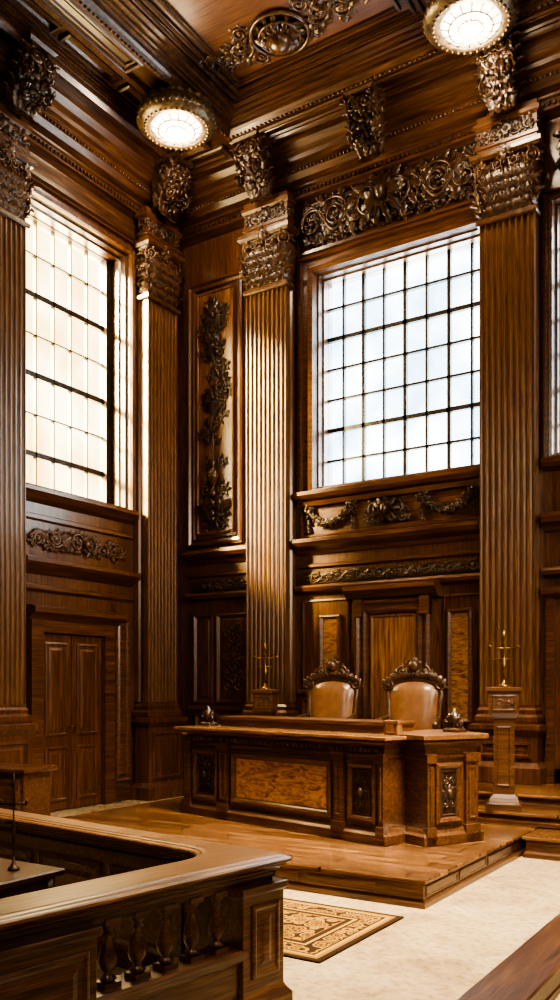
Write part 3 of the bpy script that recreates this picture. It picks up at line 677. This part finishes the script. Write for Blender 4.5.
# ------------------------------------------------------------------ judge bench
BA=math.atan2(-.82,3.53); BL=3.62
bench=empty('judge_bench',(-7.6,9.32,.262),BA,label='long dark walnut judge bench with burl panels and carved trim',category='judge bench')
BM=Matrix.Translation((-7.6,9.32,.262))@Matrix.Rotation(BA,4,'Z'); BI=BM.inverted()
def w2b(x,y): p=BI@Vector((x,y,0)); return (p.x,p.y)
main=rect(.06,BL-.06,.06,1.0)
W0=(-3.72,8.78); W1=(-3.37,9.45)
wing=[w2b(*p) for p in (W0,W1,(-4.0,9.98),(-4.4,9.15))]
pr=[(.06,0),(.06,.1),(.03,.13),(.02,.16),(0,.18),(0,.93),(.02,.95),(.02,.98),(0,1.0),(0,1.05),(.04,1.09),(.07,1.12),(.07,1.14)]
b=MB(); b.loft(main,pr); b.loft(wing,pr)
WA=math.atan2(W1[1]-W0[1],W1[0]-W0[0]); WLn=math.hypot(W1[1]-W0[1],W1[0]-W0[0])
wm=BI@Matrix.Translation((W0[0],W0[1],.262))@Matrix.Rotation(WA,4,'Z')
def strip(e,a,bb,y=.06):
    e.box(a,bb,y-.04,y+.02,.18,.93); e.panel(a+.03,bb-.03,.26,.86,y-.04,[(0,0),(0,.012),(.02,.015),(.03,0)])
    e.box(a-.02,bb+.02,y-.06,y+.02,.0,.2); e.box(a-.02,bb+.02,y-.06,y+.02,.9,1.0)
for a,bb in ((.06,.2),(.8,.98),(2.84,3.0),(3.5,3.58)): strip(b,a,bb)
b.M=wm
strip(b,0,.1,0); strip(b,WLn-.2,WLn-.02,0)
b.M=None
x=.1
while x<BL-.12: b.box(x,x+.035,.0,.06,1.02,1.06); x+=.07
ob('body',b,WB,bench,bev=.006)
for a,bb,mm in ((.24,.76,None),(1.03,2.8,None),(3.04,3.46,None),(.13,WLn-.24,wm)):
    b=MB(); b.M=mm; b.panel(a,bb,.22,.9,.06 if mm is None else 0,[(0,0),(0,.03),(.03,.045),(.06,.03),(.08,.008),(.09,.006)],False)
    ob('panel_moulding',b,WB,bench)
b=MB(); b.panel(1.11,2.72,.3,.82,.058,[(0,0),(.02,.006)]); ob('burl_panel',b,BU,bench,label='figured burl veneer panel')
random.seed(8)
for a,bb,mm in ((.33,.67,None),(3.12,3.38,None),(.21,WLn-.32,wm)):
    b=MB(); y=.055
    if mm is not None: b.M=mm; y=0
    cx=(a+bb)/2; w=(bb-a)
    b.panel(a,bb,.3,.82,y,[(0,0),(0,.012),(.02,.02),(.03,.005)])
    for z in (.43,.56,.69):
        for s in (-1,1): b.scroll(cx+s*w*.2,z,w*.19,pi/2,1.4,s,.012,y-.01,4)
    b.ell((cx,y-.03,.56),(.04,.03,.05))
    for k in range(8): b.pleaf(cx,.56,k*pi/4,.12,.05,y-.01,.03)
    ob('carved_panel',b,CVD,bench)
b=MB(); tp=[(.07,1.14),(.12,1.155),(.12,1.19),(.1,1.195)]
b.loft(main,tp); 
ob('bench_top',b,WT,bench,bev=.004)
b=MB(); b.loft(wing,[(.05,1.14),(.1,1.16),(.1,1.21),(.08,1.215)]); ob('wing_top',b,WTY,bench,bev=.004)
b=MB(); b.loft(rect(.35,3.3,.45,.95),[(0,1.19),(0,1.29),(.02,1.3),(.02,1.33),(0,1.335)]); ob('raised_ledge',b,WB,bench,bev=.004)
def atb(x,y,z): p=BM@Vector((x,y,z)); return (p.x,p.y,p.z)
def finial(loc,rot):
    e=MB(); e.loft(rect(-.1,.1,-.07,.07),[(.01,0),(.01,.03),(-.02,.05)])
    e.lathe([(.05,.04),(.03,.07),(.07,.12),(.08,.17),(.04,.21),(.02,.24),(.01,.28)],seg=12)
    for s in (-1,1):
        e.scroll(s*.09,.11,.06,pi/2,1.4,s,.018,-.02,3); e.leaf((s*.04,0,.06),(0,0,1),(s,0,0),.18,.09,2.4)
    e.leaf((0,-.04,.06),(0,0,1),(0,-1,0),.18,.09,2.4); e.leaf((0,.04,.06),(0,0,1),(0,1,0),.18,.09,2.4)
    return ob('carved_finial',e,CVD,None,loc,rot,label='small dark carved leafy finial on the bench top',category='ornament',group='bench top finials')
finial(atb(.14,.4,1.197),BA); finial((-3.66,9.5,1.479),BA)
e=MB(); e.loft(rect(-.09,.09,-.05,.05),[(0,0),(0,.13),(.012,.14),(.012,.16),(0,.165)]); e.panel(-.07,.07,.02,.12,-.05,[(0,0),(.01,.008),(.02,0)])
ob('wooden_block',e,WO,None,atb(3.46,.35,1.198),BA,.004,label='small honey wooden box on the bench top',category='box')
# ------------------------------------------------------------------ judge chairs
def chair(loc,rot):
    c=empty('judge_chair',loc,rot,label='high-backed tan leather judge chair with carved dark crest',category='chair',group='judge chairs')
    def top(u): return 1.2+.17*math.sqrt(max(0,1-abs(u)**2.2))
    b=MB(); N=16;Mv=12; vs=[];fs=[]
    for j in range(Mv+1):
        v=j/Mv
        for i in range(N+1):
            u=-1+2*i/N; z=.55+(top(u)-.55)*v; w=.27+.05*v
            bul=(1-u**4)*(1-(2*v-1)**6)*.1
            vs.append((u*w,-bul+.12*v,z))
    for j in range(Mv):
        for i in range(N): a=j*(N+1)+i; fs.append((a,a+1,a+N+2,a+N+1))
    b.add(vs,fs,True); ob('backrest',b,LE,c)
    f=MB(); pts=[(-.28,.0,.5)]+[(-.285-.04*k/6,.02+.1*k/6,.5+.7*k/6) for k in range(1,6)]
    for i in range(13): u=-1+2*i/12; pts.append((u*.33,.12,top(u)))
    pts+=[(.285+.04*k/6,.02+.1*k/6,.5+.7*k/6) for k in range(5,0,-1)]+[(.28,0,.5)]
    f.tube(pts,.036,8)
    vs2=[(p[0],p[1]+.05,p[2]) for p in pts]; f.add(vs2,[tuple(range(len(vs2)))])
    ob('back_frame',f,CV,c)
    k=MB(); random.seed(3)
    k.M=Matrix.Translation((0,.1,0))
    for s in (-1,1):
        k.scroll(s*.33,1.3,.075,pi/2,1.6,s,.022,0,3); k.scroll(s*.24,1.42,.07,pi/2,1.5,s,.02,0,3); k.scroll(s*.13,1.49,.07,pi/2,1.5,-s,.02,0,3)
        for q in range(7): u=s*(.08+.14*q); k.pleaf(u*.33,top(u)+.02,pi/2-u*1.1,.13,.08,0,.06)
    k.ell((0,-.03,1.56),(.07,.06,.08),10,7)
    for q in range(5): k.pleaf(0,1.57,pi/2+(q-2)*.5,.12,.06,-.01,.05)
    arc=[(-1+2*i/16) for i in range(17)]
    vs=[(u*.34,0,top(u)) for u in arc]+[(u*.33,0,top(u)+.05+.1*(1-u*u)) for u in arc]+[(u*.34,.04,top(u)) for u in arc]+[(u*.33,.04,top(u)+.05+.1*(1-u*u)) for u in arc]
    fs=[]
    for i in range(16): fs+=[(i,i+1,18+i,17+i),(34+i,51+i,52+i,35+i),(17+i,18+i,52+i,51+i)]
    k.add(vs,fs)
    ob('crest',k,CV,c)
    s=MB(); s.loft(rect(-.3,.3,-.56,.04),[(-.04,.42),(0,.44),(.02,.5),(0,.55),(-.06,.57)]); ob('seat',s,LE,c,bev=.01)
    r=MB(); r.loft(rect(-.32,.32,-.58,.06),[(0,.34),(.01,.36),(.01,.42),(0,.43)]); ob('seat_rail',r,CV,c)
    for sx in (-1,1):
        a=MB(); a.tube([(sx*.31,.02,.86),(sx*.34,-.2,.84),(sx*.35,-.42,.82),(sx*.35,-.52,.76),(sx*.35,-.48,.72)],[.03,.03,.035,.035,.02],8); a.tube([(sx*.34,-.4,.8),(sx*.32,-.36,.6),(sx*.32,-.42,.43)],.025,8)
        ob('arm',a,CV,c)
        for y in (-.5,.0):
            l=MB(); l.M=Matrix.Translation((sx*.28,y,0)); l.lathe([(.03,0),(.04,.03),(.025,.07),(.035,.16),(.045,.25),(.03,.3),(.045,.35)],seg=12); ob('leg',l,CV,c)
    return c
ch=chair((-6.68,11.95,.6),.2)
ch2=clone(ch,(-5.27,11.95,.6),.2)
ch.scale=(1.22,1.0,1.11)
ch2.scale=(1.24,1,1.1)
# ------------------------------------------------------------------ pedestals + brass stands
def pedestal(loc,h,rot=0,label=''):
    e=empty('pedestal',loc,rot,label=label,category='pedestal',group='wooden pedestals')
    b=MB(); q=rect(-.13,.13,-.13,.13)
    b.loft(q,[(.09,0),(.09,.08),(.06,.1),(.04,.16),(0,.2),(0,h-.42),(.02,h-.4)]); b.panel(-.09,.09,.3,h-.5,-.13,[(0,0),(0,.01),(.02,.015),(.03,0)])
    ob('shaft',b,WB,e)
    c=MB(); c.loft(q,[(.02,h-.4),(.06,h-.34),(.06,h-.08),(.09,h-.05),(.09,h-.01),(.07,h)]); ob('cap',c,WB,e)
    c=MB(); c.panel(-.15,.15,h-.31,h-.1,-.19,[(0,0),(0,.01),(.02,.015),(.03,.0)]); c.scroll(-.06,h-.2,.045,0,1.3,1,.01,-.19,3); c.scroll(.06,h-.2,.045,0,1.3,-1,.01,-.19,3)
    ob('carved_plaque',c,CV,e)
    return e
pedestal((-3.55,10.96,.422),1.58,.3,'slender wooden pedestal with plaque on the steps')
pd=pedestal((-7.62,11.5,.602),1.36,.3,'slender wooden pedestal beside sunlit pilaster'); pd.scale=(.85,.85,1)
def stand(loc,rot,mat,label):
    e=empty('candlestick',loc,rot,label=label,category='candlestick',group='slim crossbar candlesticks')
    b=MB(); b.lathe([(.08,0),(.08,.015),(.05,.03),(.02,.06),(.014,.1)],seg=20); ob('base',b,mat,e)
    p=MB(); p.lathe([(.014,.08),(.011,.13),(.022,.16),(.03,.2),(.034,.28),(.024,.34),(.011,.38),(.009,.5),(.02,.52),(.015,.56),(.008,.6),(.022,.63),(.022,.67),(.005,.74)],seg=14); ob('stem',p,mat,e)
    m=MB(); m.tube([(-.19,0,.5),(.19,0,.5)],.01,6); ob('crossbar',m,mat,e)
    m=MB(); m.tube([(-.13,0,.36),(.13,0,.36)],.009,6); ob('crossbar',m,mat,e)
    for s in (-1,1):
        q=MB(); q.M=Matrix.Translation((s*.18,0,.503)); q.lathe([(.005,0),(.022,.01),(.026,.025),(.01,.025),(.01,.04)],seg=10); ob('candle_cup',q,mat,e)
    return e
s1=stand((-3.55,10.96,2.004),.5,BR,'slim aged brass candlestick with crossbar on a pedestal'); clone(s1,(-7.62,11.5,1.964),.5)
# ------------------------------------------------------------------ balustrade
NA=math.atan2(.987,.161)
bal=empty('courtroom_balustrade',(-3.23,1.5,0),NA,label='heavy dark wooden balustrade with broad polished handrail',category='balustrade')
NM=Matrix.Translation((-3.23,1.5,0))@Matrix.Rotation(NA,4,'Z'); NI=NM.inverted()
def w2n(x,y): p=NI@Vector((x,y,0)); return (p.x,p.y)
A0=Vector((-3.55,4.36)); A1=Vector((-3.23,4.32)); A2=Vector((-3.28,4.0))
arc=[]
for i in range(7):
    t=i/6; p=A0*(1-t)**2+A1*2*t*(1-t)+A2*t*t; arc.append((p.x,p.y))
O0=Vector((-2.9,4.57)); O1=Vector((-2.77,4.56)); O2=Vector((-2.8,4.44)); oarc=[]
for i in range(5):
    t=i/4; p=O2*(1-t)**2+O1*2*t*(1-t)+O0*t*t; oarc.append((p.x,p.y))
rp=[w2n(*p) for p in [(-3.26,1.5)]+oarc+[(-7.0,5.06),(-7.0,4.8)]+arc+[(-3.63,1.5)]]
r=MB(); r.loft(rp,[(-.05,.905),(-.03,.91),(-.03,.92),(-.005,.925),(.008,.934),(.008,.948),(-.004,.956),(-.02,.957),(-.03,.965),(-.055,.966),(-.065,.972)]); ob('handrail',r,WTY,bal)
r=MB(); r.loft(rp,[(-.12,.8),(-.12,.83),(-.1,.84),(-.1,.86),(-.07,.875),(-.07,.885),(-.05,.905)]); ob('rail_moulding',r,WB,bal)
def block(e,a,b_,z0,z1,y0=.1,y1=.32):
    e.loft(rect(a,b_,y0,y1),[(.04,z0),(.04,z0+.12),(.015,z0+.15),(0,z0+.18),(0,z1-.06),(.02,z1-.04),(.02,z1)])
for a,b_ in ((0,.82),(.84,1.62),(2.66,3.02)):
    p=MB(); block(p,a,b_,0,.81); p.panel(a+.07,b_-.05,.26,.7,.1,[(0,0),(0,.012),(.02,.018),(.04,.006),(.07,.006),(.1,.014)]); ob('post',p,WB,bal,bev=.004)
p=MB(); p.loft(rect(1.62,2.66,.13,.29),[(.03,0),(.03,.12),(0,.16),(0,.36),(.03,.39),(.04,.43),(.02,.45)]); ob('bottom_rail',p,WB,bal)
for k in range(5):
    b=MB(); b.M=Matrix.Translation((1.76+.195*k,.2,.45))
    b.box(-.05,.05,-.05,.05,0,.03); b.lathe([(.028,.03),(.046,.045),(.028,.06),(.023,.075),(.044,.1),(.052,.135),(.042,.185),(.023,.235),(.018,.262),(.034,.275),(.02,.29),(.038,.315),(.038,.335)],seg=18); b.box(-.05,.05,-.05,.05,.33,.36)
    ob('baluster',b,WB,bal)
FA=math.atan2(-.44,3.72)
fm=NI@Matrix.Translation((-7.0,4.88,0))@Matrix.Rotation(FA,4,'Z')
p=MB(); p.M=fm; p.box(0,3.9,0,.11,0,.82)
x=.1
while x<3.5: p.panel(x,x+.75,.12,.72,0,[(0,0),(0,.02),(.03,.03),(.05,.006),(.09,.006),(.13,.015)]); x+=.85
ob('panelled_side',p,WB,bal)
t=empty('wooden_table',(-4.85,3.85,0),0,label='small dark wooden table inside the balustrade',category='table')
e=MB(); e.loft(rect(-.45,.4,-.35,.35),[(-.02,.7),(0,.71),(.01,.74),(0,.75)]); ob('table_top',e,WD,t)
for x,y in ((-.38,-.28),(.33,-.28),(.33,.28),(-.38,.28)):
    e=MB(); e.M=Matrix.Translation((x,y,0)); e.lathe([(.03,0),(.035,.05),(.025,.1),(.035,.5),(.04,.6),(.04,.7)],seg=10); ob('leg',e,WD,t)
e=MB(); e.box(-.38,.33,-.28,.28,.6,.7); ob('apron',e,WDH,t)
c=stand((-4.69,3.97,.752),.5,BRD,'slim dark bronze candlestick on small wooden table'); c.scale=(.5,.5,.9)
t=empty('clerk_desk',(-9.36,7.9,0),.15,label='plain dark wooden clerk desk near the fluted pilaster',category='desk')
e=MB(); e.loft(rect(-.5,.45,-.3,.3),[(0,0),(0,.1),(-.03,.13),(-.03,.84),(0,.86)]); e.panel(-.42,.37,.2,.78,-.27,fp); ob('body',e,WB,t)
e=MB(); e.loft(rect(-.5,.45,-.3,.3),[(.02,.86),(.05,.88),(.05,.92),(.03,.93)]); ob('desk_top',e,WB,t)
# ------------------------------------------------------------------ lights
def area(name,loc,target,sx,sy,power,col,spread=pi):
    l=bpy.data.lights.new(name,'AREA'); l.shape='RECTANGLE'; l.size=sx; l.size_y=sy; l.energy=power; l.color=col; l.spread=spread
    o=bpy.data.objects.new(name,l); COL.objects.link(o); o.location=loc
    o.rotation_euler=(Vector(target)-Vector(loc)).to_track_quat('-Z','Y').to_euler(); return o
area('daylight_back_window',(-5.9,14.0,7.3),(-5.9,8,6.0),4.6,5.5,2100,(1,.94,.82))
area('daylight_side_window',(-12.0,10.2,7.5),(-6,10.2,6.3),4.2,6.5,5200,(1,.97,.84))
area('daylight_third_window',(-2.0,14.0,7.3),(-2.0,8,5.5),3.4,5,900,(1,.94,.82))
area('fill_behind_camera',(1.5,-2.0,7.5),(-6,10,4.5),5,5,620,(1,.83,.61))  # added fill behind the camera, no window stands there
area('fill_from_right',(2.6,7.5,6),(-10,9.8,3),4,5,340,(1,.83,.61),1.6)  # added fill from the right to lift the dark left wall
area('fill_over_well',(-1.2,6.8,10.6),(-4.3,8.0,0),2.5,2.5,760,(1,.85,.62),1.1)  # added overhead fill for floor and bench, the ceiling has no opening
s=bpy.data.lights.new('sun','SUN'); s.energy=115; s.color=(1,.95,.75); s.angle=.2
so=bpy.data.objects.new('sun',s); COL.objects.link(so); so.rotation_euler=Vector((1.95,2.0,-1.35)).to_track_quat('-Z','Y').to_euler()
for p in ((-8.75,10.65,10.7),(-4.05,11.1,10.7)):
    l=bpy.data.lights.new('ceiling_lamp_light','POINT'); l.energy=260; l.color=(1,.79,.53); l.shadow_soft_size=.3
    o=bpy.data.objects.new('ceiling_lamp_light',l); COL.objects.link(o); o.location=p
w=bpy.data.worlds.new('World'); SC.world=w; w.use_nodes=True
w.node_tree.nodes['Background'].inputs[0].default_value=(1,.98,.95,1); w.node_tree.nodes['Background'].inputs[1].default_value=6
try: SC.view_settings.look='AgX - High Contrast'
except Exception: pass
# ------------------------------------------------------------------ camera
cd=bpy.data.cameras.new('Camera'); cam=bpy.data.objects.new('Camera',cd); COL.objects.link(cam)
cam.location=(0,0,2.0); cam.rotation_euler=(pi/2,0,math.radians(32.55))
cd.sensor_fit='VERTICAL'; cd.sensor_height=36; cd.lens=.86*36; cd.shift_y=.187
cd.clip_end=100
SC.camera=cam
